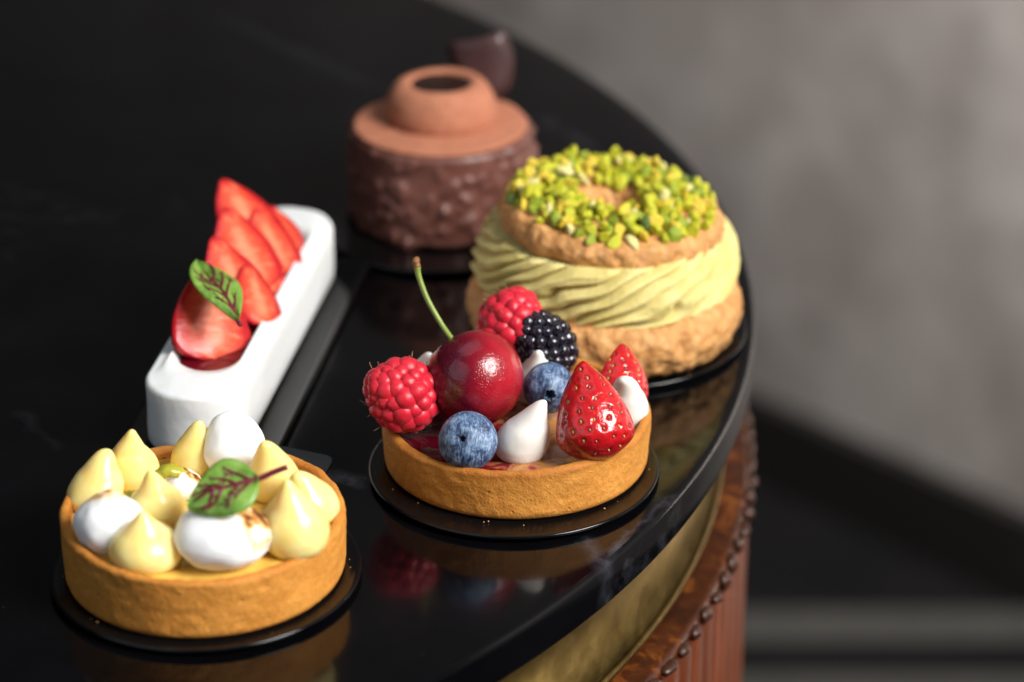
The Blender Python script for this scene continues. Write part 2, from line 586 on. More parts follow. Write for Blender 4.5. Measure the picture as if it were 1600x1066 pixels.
M = dict(
    wall=mat_wall(), floor=mat_floor(), stone=mat_stone(), brass=mat_brass(),
    ledge=mat_wood("mahogany_ledge", (.012, .003, .0012), (.060, .014, .003), (.40, .12, .016), 1.4),  # wood grain; its brightest tone also paints in orange glints
    drum=mat_wood("mahogany_drum", (.030, .006, .0015), (.095, .019, .004), (.18, .042, .008), 1.0, .0, .15),
    bead=mat_simple("dark_carved_bead", (.040, .012, .005), .42, 700, .0006, Coat_Weight=.15).m,
    board=mat_board(), crust=mat_crust("golden_tart_crust"), crust_b=mat_crust("deep_golden_tart_crust", .96),
    cookie=mat_cookie(), cream=mat_cream("vanilla_cream", (.80, .77, .71), .55, True),
    white=mat_cream("white_mousse", (.74, .755, .75), .42), pcream=mat_pistachio_cream(),
    curd=mat_curd(), meringue=mat_meringue(), leaf=mat_leaf(),
    vein=mat_simple("beetroot_red_vein", (.13, .008, .022), .4).m,
    cherry=mat_cherry(), rasp=mat_berry_red("raspberry_drupelet", 1.0), rasp_core=mat_berry_red("raspberry_core", .55),
    straw=mat_strawberry(), cut=mat_strawberry_cut(),
    seed=mat_simple("strawberry_seed", (.38, .19, .03), .35).m,
    seed_red=mat_simple("ripe_strawberry_seed", (.20, .035, .012), .35).m,
    blue=mat_blueberry(), black=mat_blackberry(),
    stem=mat_simple("green_cherry_stem", (.20, .27, .045), .4).m, stem_tip=mat_simple("brown_stem_tip", (.20, .085, .025), .6).m,
    jam=mat_jam(), filling=mat_simple("lemon_filling", (.78, .47, .09), .2, 220, .0003, Coat_Weight=.4).m,
    zest=mat_simple("lime_zest", (.36, .34, .03), .3, 500, .0003).m,
    glaze=mat_choc("milk_chocolate_nut_glaze", (.105, .036, .025), (.165, .062, .046), .42),
    velvet=mat_choc("cocoa_velvet", (.36, .128, .066), (.43, .165, .092), .85, .0003),
    ganache=mat_choc("dark_ganache", (.012, .004, .003), (.022, .008, .005), .3),
    shard=mat_choc("dark_chocolate_shard", (.035, .013, .013), (.055, .022, .022), .38, .0001),
    hair=mat_simple("berry_hair", (.45, .25, .12), .5).m,
)
NUTS = [mat_nut("pistachio_lime", (.38, .40, .008), (.58, .55, .025)), mat_nut("pistachio_green", (.19, .27, .010), (.34, .40, .022)),
        mat_nut("pistachio_yellow", (.58, .42, .012), (.72, .55, .06)), mat_nut("pistachio_pale", (.62, .55, .17), (.76, .70, .33)),
        mat_nut("pistachio_deep_green", (.035, .075, .010), (.10, .15, .018))]

# ================================================================== the setting
def slab(name, c, ax, half, h0, h1, thick, mat):
    """upright box along direction ax"""
    c = np.array(c, float); ax = np.array(ax, float) / np.linalg.norm(ax)
    nrm = np.array([-ax[1], ax[0]])
    V = []
    for z in (h0, h1):
        for s, t in ((-1, 0), (1, 0), (1, 1), (-1, 1)):
            p = c + ax * s * half + nrm * t * thick
            V.append((p[0], p[1], z))
    Fs = [(0, 1, 5, 4), (1, 2, 6, 5), (2, 3, 7, 6), (3, 0, 4, 7), (4, 5, 6, 7), (3, 2, 1, 0)]
    return link(name, mesh(name, V, Fs, mat, False))

FLOOR = -0.75
fl = link("floor", mesh("floor", [(-6, -3, FLOOR), (6, -3, FLOOR), (6, 6, FLOOR), (-6, 6, FLOOR)], [(0, 1, 2, 3)], M['floor'], False))
fl["kind"] = "structure"
wdir = np.array([.40186 - .21233, 1.81887 - 2.0167]); wdir /= np.linalg.norm(wdir)
wall = slab("wall", (.307, 1.918), wdir, 3.2, FLOOR, 1.9, .12, M['wall'])
wall["kind"] = "structure"
sk = mat_simple("dark_wall_foot", (.008, .007, .006), .5, 60, .0002).m  # dark strip along the foot of the wall
foot_strip = slab("wall_foot_strip", np.array([.307, 1.918]) + np.array([wdir[1], -wdir[0]]) * .016, wdir, 3.2, FLOOR + .001, FLOOR + .075, .0155, sk)
foot_strip.parent = wall
stripe_m = mat_simple("pale_floor_inlay", (.022, .0215, .018), .8, 40, .0002).m
for y0, y1 in ((1.745, 1.79), (1.655, 1.70)):
    st = link("floor_inlay_strip", mesh("floor_inlay_strip", [(-.6, y0, FLOOR + .004), (2.4, y0, FLOOR + .004), (2.4, y1, FLOOR + .004), (-.6, y1, FLOOR + .004)], [(0, 1, 2, 3)], stripe_m, False), fl)

# ================================================================== table
TC = np.array([-.43596, .86555]); TA, TB, TT = .53134, .40858, 2.71405
def oval(off, n, th=None):
    t = np.arange(n) * 2 * math.pi / n if th is None else np.asarray(th)
    x, y = TA * np.cos(t), TB * np.sin(t)
    nx, ny = np.cos(t) / TA, np.sin(t) / TB
    l = np.hypot(nx, ny)
    x, y = x + off * nx / l, y + off * ny / l
    return np.stack([x * math.cos(TT) - y * math.sin(TT), x * math.sin(TT) + y * math.cos(TT)], 1)

def oval_ring(prof, n, mod=None):
    """sweep (offset, z) round the oval"""
    rows = []
    for off, z in prof:
        o = off if mod is None else off + mod(np.arange(n) / n, z)
        q = oval(o if np.ndim(o) else float(o), n)
        rows.append(np.c_[q, np.full(n, z)])
    V = np.concatenate(rows)
    return V, grid_faces(n, len(prof))

table = thing("oval_table", "oval black marble table with brass band and carved mahogany base", "table", (TC[0], TC[1], 0))
prof = [(-.006, -.0125)] + arc(-.0012, -.0113, .0012, -90, 0, 4) + arc(-.0018, -.0018, .0018, 0, 90, 6) + [(-.01, 0.0)]
n = 720
V, Fs = oval_ring(prof, n)
Fs.append(tuple(range((len(prof) - 1) * n, len(prof) * n)))
Fs.append(tuple(range(n - 1, -1, -1)))
link("tabletop", mesh("tabletop", V, Fs, M['stone']), table)
prof = [(-.0100, -.0124), (-.0100, -.047)] + arc(-.0092, -.0475, .0014, 90, -70, 8) + [(-.012, -.0496)]
V, Fs = oval_ring(prof, n)
link("brass_band", mesh("brass_band", V, Fs, M['brass']), table)
prof = [(-.0125, -.0500), (-.002, -.0502)] + arc(-.002, -.0522, .002, 80, -60, 6) + [(-.0025, -.058)]
V, Fs = oval_ring(prof, n)
link("ledge", mesh("ledge", V, Fs, M['ledge']), table)
NB = 290
# equal arc-length stations for the beads and reeds
tt = np.linspace(0, 2 * math.pi, 6001)
q = oval(0.0, 0, tt)
s = np.r_[0, np.cumsum(np.hypot(*np.diff(q, axis=0).T))]
st_t = np.interp(np.arange(NB) / NB * s[-1], s, tt)
def reed(u, z):
    tcur = np.arange(len(u)) * 2 * math.pi / len(u)
    sl = np.interp(tcur, tt, s) / s[-1] * NB
    return .0009 * np.abs(np.sin(math.pi * sl)) ** .8
prof = [(-.0025, -.0565), (-.0005, -.0575), (-.0005, -.30), (-.03, -.36), (-.12, -.40), (-.16, -.72), (-.16, -.749)]
n = NB * 8
V, Fs = oval_ring(prof, n, reed)
link("fluted_drum", mesh("fluted_drum", V, Fs, M['drum']), table)
S = sphere_grid(12, 8)
Vb = (S * np.array([.0025, .0043, .0024])).reshape(-1, 3)
bead_me = mesh("bead", Vb + noise3(Vb, 420, 3)[:, None] * .0009, grid_faces(12, 8), M['bead'])
for k in range(NB):
    p = oval(.0005, 0, [st_t[k], st_t[k] + .001])
    b = link("bead", bead_me, table, (p[0, 0], p[0, 1], -.0522 + random.uniform(-.0003, .0003)))
    d = p[1] - p[0]
    b.rotation_euler = (random.uniform(-.3, .3), random.uniform(-.3, .3), math.atan2(d[1], d[0]) - math.pi / 2)
    b.scale = (random.uniform(.65, 1.1), random.uniform(.70, 1.12), random.uniform(.6, 1.25))

# ================================================================== cake boards
def disc_board(px, py, R, label, tab_ang, group, tilt=0.0):
    c = at(px, py, .0015)
    t = thing("cake_board", label, "cake board", (c[0], c[1], 0), group)
    prof = [(0, .0006), (R - .003, .0006), (R - .001, .0009)] + arc(R - .0006, .0017, .0006, -60, 90, 6) + [(R - .0016, .0021), (R - .0026, .0019), (0, .0019)]
    prof = [prof[0]] + resample(prof[1:-1], .0012) + [prof[-1]]
    V, Fs = lathe(prof, 160)
    link("disc", mesh("disc", V, Fs, M['board']), t)
    # grip tab: rounded slip of the same plastic, bent up a little
    w, l0, l1, cr = .0088, R - .004, R + .0165, .002
    out = [(l0, -w)] + [(l1 - cr + cr * math.cos(a), -w + cr + cr * math.sin(a)) for a in np.linspace(-math.pi / 2, 0, 6)] + [(l1 - cr + cr * math.cos(a), w - cr + cr * math.sin(a)) for a in np.linspace(0, math.pi / 2, 6)] + [(l0, w)]
    rs = [l0, R, R + .002] + list(np.linspace(R + .004, l1 - cr, 6)) + [l1 - cr * .6, l1 - cr * .25, l1]
    V = []
    for zz in (.0008, .0017):
        for r in rs:
            hw = w if r <= l1 - cr else w - cr + math.sqrt(max(0, cr * cr - (r - l1 + cr) ** 2))
            for y in (-hw, -hw * .5, 0, hw * .5, hw):
                lift = math.tan(tilt) * (max(0, r - R) ** 2 / .004 if r - R < .002 else r - R - .001)
                x = r * math.cos(tab_ang) - y * math.sin(tab_ang); yy = r * math.sin(tab_ang) + y * math.cos(tab_ang)
                V.append((x, yy, zz + lift))
    nr_ = len(rs); m = nr_ * 5; Fs = []
    for i in range(nr_ - 1):
        for j in range(4):
            a = i * 5 + j
            Fs.append((m + a, m + a + 5, m + a + 6, m + a + 1)); Fs.append((a, a + 1, a + 6, a + 5))
        for a, b in ((i * 5, (i + 1) * 5), ((i + 1) * 5 + 4, i * 5 + 4)):
            Fs.append((a, b, m + b, m + a))
    for j in range(4):
        a = (nr_ - 1) * 5 + j
        Fs.append((a, a + 1, m + a + 1, m + a)); Fs.append((j + 1, j, m + j, m + j + 1))
    link("grip_tab", mesh("grip_tab", V, Fs, M['board'], False), t)
    return t
GB = "black cake boards under the pastries"
disc_board(323, 889, .0400, "round black plastic board under the lemon meringue tart", math.radians(67), GB, math.radians(22))
disc_board(803, 729, .0400, "round black plastic board under the mixed berry tart", math.radians(125), GB)
disc_board(948, 510, .0425, "round black plastic board under the pistachio ring pastry", math.radians(100), GB)
disc_board(690, 349, .0402, "round black plastic board under the chocolate cake", math.radians(80), GB)

BAR0, BAR1 = np.array([-.0872, .6715]), np.array([-.0712, .7755])
bax = (BAR1 - BAR0) / np.linalg.norm(BAR1 - BAR0)
bang = math.atan2(bax[1], bax[0])
bc = (BAR0 + BAR1) / 2
bl = np.linalg.norm(BAR1 - BAR0) / 2
def rounded_plate(L, W, cr, z0, z1, rim):
    def outline(d):
        o = []
        for sx, sy, a0 in ((1, -1, -90), (1, 1, 0), (-1, 1, 90), (-1, -1, 180)):
            for k in range(7):
                a = math.radians(a0 + 15 * k); r = max(cr - d, .0004)
                o.append((sx * (L - cr) + r * math.cos(a), sy * (W - cr) + r * math.sin(a)))
        return o
    rows = [(.0012, z0), (0, z0 + .0004), (0, z1 + rim - .0003), (.0004, z1 + rim), (.0010, z1 + rim), (.0018, z1)]
    V = []
    for d, z in rows:
        V += [(x, y, z) for x, y in outline(d)]
    m = 28
    Fs = grid_faces(m, len(rows)) + [tuple((len(rows) - 1) * m + k for k in range(m)), tuple(range(m - 1, -1, -1))]
    return V, Fs
t = thing("cake_board", "long rectangular black plastic board under the white strawberry log", "cake board", (bc[0] + .0008, bc[1] - .0012, 0), GB)
t.rotation_euler = (0, 0, bang)
V, Fs = rounded_plate(bl + .0205, .0225, .003, .0006, .0017, .0005)
link("panel", mesh("panel", V, Fs, M['board']), t)

# ================================================================== tart shells
def tart_shell(root, R, h, mat, th=.0027, tiltx=0.0, seed=0, fill_depth=.0035, slope=0.0):
    """crust with a floor, straight wall and rounded lip"""
    z0 = .0021
    prof = [(0, z0), (R - .0020, z0), (R - .0006, z0 + .0005), (R - .0003, z0 + .0016)]
    prof += [(R, z0 + h - .0015)] + arc(R - .0013, z0 + h - .0013, .0013, 0, 90, 6) + arc(R - th + .0012, z0 + h - .0012, .0012, 90, 180, 6)
    prof += [(R - th - .0004, z0 + h - .006), (R - th - .0008, z0 + .004), (0, z0 + .004)]
    head = [prof[0], (R * .5, z0)]
    body = resample(prof[1:-1], .00055)
    pr = head + body + [(R * .5, z0 + .004), prof[-1]]
    def disp(P, N):
        a = noise3(P, 70, seed, 2) * .00038 + noise3(P, 420, seed + 5, 3) * .00016
        holes = noise3(P * np.array([1, 1, 1.6]), 330, seed + 9)
        a = a - np.clip(holes - .66, 0, 1) * .0012
        k = np.clip((P[..., 2] - z0) / .002, 0, 1)
        P = P + N * (a * k)[..., None]
        ang = np.arctan2(P[..., 1], P[..., 0])
        rimw = np.clip((P[..., 2] - z0 - h * .4) / (h * .6), 0, 1)
        P[..., 2] += rimw * (noise3(np.stack([np.cos(ang) * 1.6, np.sin(ang) * 1.6, ang * 0 + seed], -1), 1.3, seed) * .0006 + slope * P[..., 0])
        return P
    V, Fs = lathe(pr, 300, disp)
    me = mesh("crust", V, Fs, mat)
    z = V[:, 2]; r = np.hypot(V[:, 0], V[:, 1])
    rim = np.exp(-((z - (z0 + h)) / .0016) ** 2) * .55 + np.clip((R - th * .8 - r) / .001, 0, 1) * .35
    rim = rim + np.exp(-((z - z0) / .0014) ** 2) * .25
    rim = np.clip(rim * (.75 + .6 * noise3(V, 130, seed + 2, 2)), 0, .8)
    vattr(me, "brown", rim)
    link("crust", me, root)
    return z0 + h - fill_depth

def filling(root, name, R, z, mat, amp, seed):
    rr = np.linspace(0, R, 26)
    V, Fs = lathe([(r, z) for r in rr[::-1]], 96, None)
    V[:, 2] += noise3(V, 110, seed, 3) * amp * np.clip((R - np.hypot(V[:, 0], V[:, 1])) / .004, 0.25, 1)
    return link(name, mesh(name, V, [f[::-1] for f in Fs], mat), root)

def kiss(R, h, lean=(0, 0), tip=.0009, belly=.28, seed=0, nu=48, nv=44, sq=1.0, amp=.00045, twist=0.0, peak=1.5):
    """piped dollop: round belly drawn up into a point; local base at z = 0"""
    h = h * 1.07
    ctl = np.array([(.66, .0), (.90, .07), (1.0, .20), (1.0, .30), (.92, .43), (.76, .55), (.52, .66), (.32, .78), (.175, .88), (.085, .96), (.02, 1.0)])
    cs = spline(ctl, nv)
    vv = np.clip((cs[:, 1] - belly) / (1 - belly), 0, 1)
    k_ = np.clip(cs[:, 0], 0, 2) ** (1 + (peak - 1.5) * .5 * vv)
    k_ = k_ * (1 - .08 * cs[:, 1] ** 3)
    rr = list((R - tip) * k_ + tip * np.sqrt(np.clip(1 - cs[:, 1] ** 10, 0, 1))); zz = list(h * cs[:, 1])
    rr = [R * .35] + rr + [0]
    zz = [0.0] + zz + [h * 1.004]
    rr, zz = np.array(rr), np.array(zz)
    th = np.arange(nu) * 2 * math.pi / nu
    P = np.stack([rr[:, None] * np.cos(th), rr[:, None] * np.sin(th) * sq, np.repeat(zz[:, None], nu, 1)], -1)
    q = P.copy()
    d = noise3(q + seed * .37, 130, seed, 2) * amp
    rad = np.maximum(np.hypot(P[..., 0], P[..., 1]), 1e-9)
    fade = np.clip(rad / (R * .5), .15, 1)
    P[..., 0] += P[..., 0] / rad * d * fade
    P[..., 1] += P[..., 1] / rad * d * fade
    w = (np.clip(zz / h, 0, 1.1) ** 1.7)[:, None]
    P[..., 0] += lean[0] * w + math.sin(seed * 2.1) * .0003 * np.sin(w * 4)
    P[..., 1] += lean[1] * w + math.cos(seed * 1.3) * .0003 * np.sin(w * 4)
    return P.reshape(-1, 3), grid_faces(nu, len(rr))

# ------------------------------------------------------------------ leaf
def leaf_parts(root, base, tipdir, normal, L, W, curl, fold, veins, stem_len, seed=0, wob=.0006, pk=.80):
    """leaf blade from its stem end 'base' along tipdir"""
    x = np.array(tipdir, float); x /= np.linalg.norm(x)
    nrm = np.array(normal, float); nrm -= x * (nrm @ x); nrm /= np.linalg.norm(nrm)
    y = np.cross(nrm, x)
    def wid(u):
        return W * (np.sin(math.pi * np.clip(u, 0, 1) ** pk) ** .72) * (1 - .12 * u)
    def S(u, v):
        w = wid(u) * v
        z = fold * np.abs(v) * W + curl * ((u - .45) ** 2) * L * -1 + noise3(np.stack([u * 3 + seed, v * 2, u * 0], -1), 1.0, seed) * wob * 2
        z = z - np.clip(np.abs(v) - .55, 0, 1) ** 2 * W * .5
        return np.asarray(base) + x * (u * L)[..., None] + y * w[..., None] + nrm * z[..., None]
    nu, nv = 34, 17
    U, Vv = np.meshgrid(np.linspace(0.0, 1, nu), np.linspace(-1, 1, nv), indexing='ij')
    T = S(U, Vv)
    B = T - nrm * .00035
    m = nu * nv
    V = np.concatenate([T.reshape(-1, 3), B.reshape(-1, 3)])
    Fs = []
    for i in range(nu - 1):
        for j in range(nv - 1):
            a = i * nv + j
            Fs.append((a, a + nv, a + nv + 1, a + 1)); Fs.append((m + a, m + a + 1, m + a + nv + 1, m + a + nv))
    bd = [i * nv for i in range(nu)] + [(nu - 1) * nv + j for j in range(1, nv)] + [i * nv + nv - 1 for i in range(nu - 2, -1, -1)] + list(range(nv - 2, 0, -1))
    for a, b in zip(bd, bd[1:] + bd[:1]):
        Fs.append((b, a, m + a, m + b))
    o0 = np.asarray(base) + x * L / 2
    link("blade", mesh("blade", V, Fs, M['leaf']), root)
    # veins as slim raised ribs
    tb = []
    def vein(pts, r0, r1):
        pts = spline(pts, 14)
        pp = S(pts[:, 0], pts[:, 1]) + nrm * .00006
        tb.append(tube(pp, np.linspace(r0, r1, len(pp)), 6))
    r = veins
    vein([(0.0, 0), (.3, .02), (.6, -.03), (.88, .02)], r, r * .35)
    rg = random.Random(seed)
    for side in (-1, 1):
        for k, u0 in enumerate((.10, .27, .45, .62)):
            u0 += rg.uniform(-.04, .04)
            ln = rg.uniform(.20, .30)
            e = (u0 + ln, side * rg.uniform(.58, .78))
            mid = (u0 + ln * .45, side * rg.uniform(.28, .38))
            vein([(u0, 0), mid, e], r * .68, r * .25)
            for q_ in range(3):
                f = rg.uniform(.35, .95)
                b = (u0 + (e[0] - u0) * f, e[1] * f)
                vein([b, (b[0] + rg.uniform(-.02, .07), b[1] + side * rg.uniform(-.12, .14)), (b[0] + rg.uniform(0, .12), b[1] + side * rg.uniform(-.18, .18))], r * .40, r * .16)
    V, Fs = join(tb)
    link("veins", mesh("veins", V, Fs, M['vein']), root)
    if stem_len:
        p0 = S(np.array([.1]), np.array([0.0]))[0]
        p1 = S(np.array([0.0]), np.array([0.0]))[0]
        pts = spline([p0 + nrm * .0001, p1, p1 - x * stem_len * .5 + nrm * stem_len * .04, p1 - x * stem_len + nrm * stem_len * .02], 14)
        V, Fs = tube(pts, np.linspace(r * .9, r * 1.05, 14), 8)
        link("stem", mesh("stem", V, Fs, M['vein']), root)

# ================================================================== lemon meringue tart
LC = at(322, 884, .0021)
lem = thing("lemon_tart", "lemon meringue tart in a golden crust with curd kisses and torched meringue", "tart", (LC[0], LC[1], 0))
lz = tart_shell(lem, .0361, .0170, M['crust'], seed=3, fill_depth=.0022, slope=-.030)
filling(lem, "lemon_filling", .0334, lz, M['filling'], .0006, 4)

def loc_on(C, px, py, z):
    p = at(px, py, z); return np.array([p[0] - C[0], p[1] - C[1], z])

def dollop(parent, C, name, mat, px, py, zb, R, h, tip_px, **kw):
    """base centre seen at (px, py) on height zb; the tip leans so that it shows near tip_px"""
    b = loc_on(C, px, py, zb)
    tp = loc_on(C, tip_px[0], tip_px[1], zb + h)
    lean = (tp[0] - b[0], tp[1] - b[1])
    l = math.hypot(*lean); mx = kw.pop("maxlean", R * 1.0)
    if l > mx:
        lean = (lean[0] * mx / l, lean[1] * mx / l)
    V, Fs = kiss(R, h, lean, **kw)
    return link(name, mesh(name, V, Fs, mat), parent, b)

zc = lz - .0004
D = lambda *a, **k: dollop(lem, LC, "curd_dollop", M['curd'], *a, **k)
D(147, 787, zc, .0074, .0130, (166, 707), seed=1, tip=.0022, belly=.34, maxlean=.006)
D(209, 756, zc, .0071, .0165, (205, 678), seed=2, tip=.0007)
D(303, 738, zc, .0063, .0155, (311, 664), seed=3, tip=.0011, peak=1.2)
D(430, 775, zc, .0068, .0170, (416, 696), seed=4, tip=.0015, peak=1.2)
D(489, 806, zc, .0074, .0128, (465, 742), seed=5, tip=.0022, belly=.32)
D(462, 857, zc, .0086, .0185, (449, 757), seed=6, tip=.0010)
D(247, 823, zc, .0078, .0170, (236, 742), seed=7, tip=.0009, maxlean=.004)
D(230, 878, zc, .0091, .0138, (222, 805), seed=8, tip=.0010, peak=1.8)

def meringue(px, py, zb, R, h, toast_dir, toast_amt, seed, lean=(0, 0), flat=.75, grooves=0.0):
    b = loc_on(LC, px, py, zb)
    S = sphere_grid(64, 48)
    P = S.copy()
    up = np.clip(P[..., 2], -1, 1)
    f = 1 + .06 * noise3(P, 1.6, seed, 2) + .008 * noise3(P, 3.2, seed + 7, 2)
    P = P * f[..., None]
    if grooves:
        g = np.abs(np.sin((P[..., 2] * 3.4 + P[..., 0] * 1.2 + noise3(P, 1.5, seed + 3) * .5) * 2.0))
        P = P * (1 - grooves * (1 - g)[..., None] ** 6 * np.clip(P[..., 0] + .25, 0, 1)[..., None])
    P[..., :2] *= (1 - .30 * np.clip(up, 0, 1) ** 1.5)[..., None]
    P = P * np.array([R, R, h / 2]) + np.array([0, 0, h / 2 * .86])
    P[..., 2] = np.maximum(P[..., 2], 0)
    w = np.clip(P[..., 2] / h, 0, 1) ** 2
    P[..., 0] += lean[0] * w; P[..., 1] += lean[1] * w
    V = P.reshape(-1, 3)
    me = mesh("meringue", V, grid_faces(64, 48), M['meringue'])
    d = np.array(toast_dir, float); d /= np.linalg.norm(d)
    t = (S.reshape(-1, 3) @ d)
    t = np.clip((t - .35) / .6, 0, 1) ** 1.3 * toast_amt * (.65 + .7 * noise3(S.reshape(-1, 3), 2.6, seed + 1, 3))
    vattr(me, "toast", np.clip(t, 0, 1))
    return link("meringue", me, lem, b)

meringue(174, 851, zc, .0090, .0158, (-.1, .5, .9), .80, 21)
meringue(350, 873, zc, .0122, .0172, (.80, .0, .60), 1.15, 22, grooves=.07)
meringue(370, 746, zc, .0083, .0205, (-.55, .6, .6), .10, 23, lean=(-.001, .0))
meringue(287, 775, zc, .0050, .0084, (.5, .3, .8), 1.3, 24)

# lime zest slivers, thin curled strips
def strip(parent, pts, w, name, mat, up=(0, 0, 1), th=.0005):
    pts = spline(pts, 16)
    T = np.gradient(pts, axis=0); T /= np.linalg.norm(T, axis=1)[:, None]
    V = []
    for k, (p, t_) in enumerate(zip(pts, T)):
        s_ = np.cross(t_, np.array(up) + .5 * np.array([math.sin(k * .3), 0, 0])); s_ /= np.linalg.norm(s_)
        u_ = np.cross(s_, t_)
        ww = w * (.55 + .45 * math.sin(math.pi * (k + .7) / 16.4)) * (1 + .12 * math.sin(k * 2.3))
        for a, b in ((-1, -1), (1, -1), (1, 1), (-1, 1)):
            V.append(p + s_ * ww * a + u_ * th * b)
    Fs = grid_faces(4, 16) + [(3, 2, 1, 0), (60, 61, 62, 63)]
    return link(name, mesh(name, V, Fs, mat), parent)
z1 = lz + .004
strip(lem, [loc_on(LC, 186, 792, z1), loc_on(LC, 205, 776, z1 + .0022), loc_on(LC, 224, 762, z1 + .0012)], .0016, "zest_sliver", M['zest'], (-.3, -.6, .8))
strip(lem, [loc_on(LC, 240, 752, z1 + .001), loc_on(LC, 262, 735, z1 + .004), loc_on(LC, 292, 744, z1 + .002)], .0017, "zest_sliver", M['zest'], (-.2, -.6, .8))

lz_leaf = lz + .0212
p_base = at(402, 742, lz_leaf + .0015); p_tip = at(292, 786, lz_leaf - .004)
lf = thing("sorrel_leaf", "green leaf with dark red veins and stalk on the lemon tart's front meringue", "leaf", at(350, 775, lz_leaf - .004))
o_ = np.array(lf.location)
leaf_parts(lf, p_base - o_, p_tip - p_base, cw(-.10, .62, .80), np.linalg.norm(p_tip - p_base) * 1.02, .0086, .30, .06, .00078, .0076, seed=5, pk=.72)

# ================================================================== mixed berry tart
BC = at(806, 712, .0021)
bt = thing("berry_tart", "golden tart shell with jam and vanilla cream under fresh berries", "tart", (BC[0], BC[1], 0))
bz = tart_shell(bt, .0368, .0142, M['crust_b'], seed=31, fill_depth=.0030, slope=.022)
filling(bt, "jam_filling", .0341, bz, M['jam'], .0012, 8)
CD = lambda *a, **k: dollop(bt, BC, "cream_dollop", M['cream'], *a, **k)
CD(813, 712, bz - .0006, .0074, .0165, (852, 633), seed=41, tip=.0012, belly=.30, peak=1.05, maxlean=.0062, amp=.0003)
CD(836, 622, bz - .0006, .0070, .0170, (842, 556), seed=42, tip=.0010, peak=1.2)
CD(974, 662, bz - .0006, .0066, .0165, (978, 600), seed=43, tip=.0024, peak=1.0)
CD(672, 622, bz - .0006, .0070, .0155, (668, 556), seed=44, tip=.0012)

# cherry
def cherry():
    c = at(742, 593, .0282)
    R = .0131
    root = thing("cherry", "dark red cherry with long green stem on top of the berry tart", "cherry", (c[0], c[1], c[2]))
    ax = np.array([-.45, .70, .548]); ax /= np.linalg.norm(ax)
    Fm = frame_z(ax, cw(0, 0, 1))
    S = sphere_grid(128, 96)
    z = S[..., 2]; th = np.arctan2(S[..., 1], S[..., 0])
    r = 1 + .035 * np.sqrt(1 - z * z) - .30 * np.exp(-((1 - z) / .055)) - .03 * np.exp(-((1 + z) / .05))
    r = r + .045 * z * np.sqrt(1 - z * z) - .022 * np.exp(-(np.abs(th - .9) / .16) ** 2) * np.sqrt(1 - z * z) + .012 * noise3(S, 1.7, 3, 2)
    P = S * r[..., None] * R
    P[..., 2] *= .985
    V = P.reshape(-1, 3) @ Fm.T
    me = mesh("flesh", V, grid_faces(128, 96), M['cherry'])
    # one cheek of the fruit is darker
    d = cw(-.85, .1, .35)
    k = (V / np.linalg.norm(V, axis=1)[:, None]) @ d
    vattr(me, "dark_cheek", np.clip((k + .12 + .22 * noise3(V, 90, 6, 3)) / .9, 0, .85))
    link("flesh", me, root)
    base = ax * R * .78
    def rel(px, py, dep):
        dd = RGT * (px - 800) / FPX + FWD - UPV * (py - 533) / FPX
        return np.array([0, 0, CAM_H]) + dd * dep - c
    dep = (c + base - np.array([0, 0, CAM_H])) @ FWD
    pts = [base, rel(706, 530, dep), rel(690, 507, dep + .001), rel(668, 468, dep + .001), rel(655, 434, dep + .0005), rel(652, 418, dep)]
    pts = spline(pts, 40)
    rad = np.interp(np.arange(40), [0, 6, 30, 37, 39], [.0009, .00075, .00075, .0009, .0010])
    V, Fs = tube(pts, rad, 10)
    st_ = link("stem", mesh("stem", V, Fs, M['stem']), root)
    e = spline([rel(652, 419, dep), rel(650, 411, dep), rel(648, 403, dep)], 8)
    V, Fs = tube(e, [.0010, .0011, .00095, .0010, .0012, .0011, .0009, .0006], 8)
    V = V + noise3(V, 900, 2)[:, None] * .0003
    link("stem_tip", mesh("stem_tip", V, Fs, M['stem_tip']), st_)
cherry()

def icos(n, seed, amp):
    S = sphere_grid(n, n * 3 // 4).reshape(-1, 3)
    return S * (1 + amp * noise3(S, 1.6, seed, 2))[:, None], grid_faces(n, n * 3 // 4)

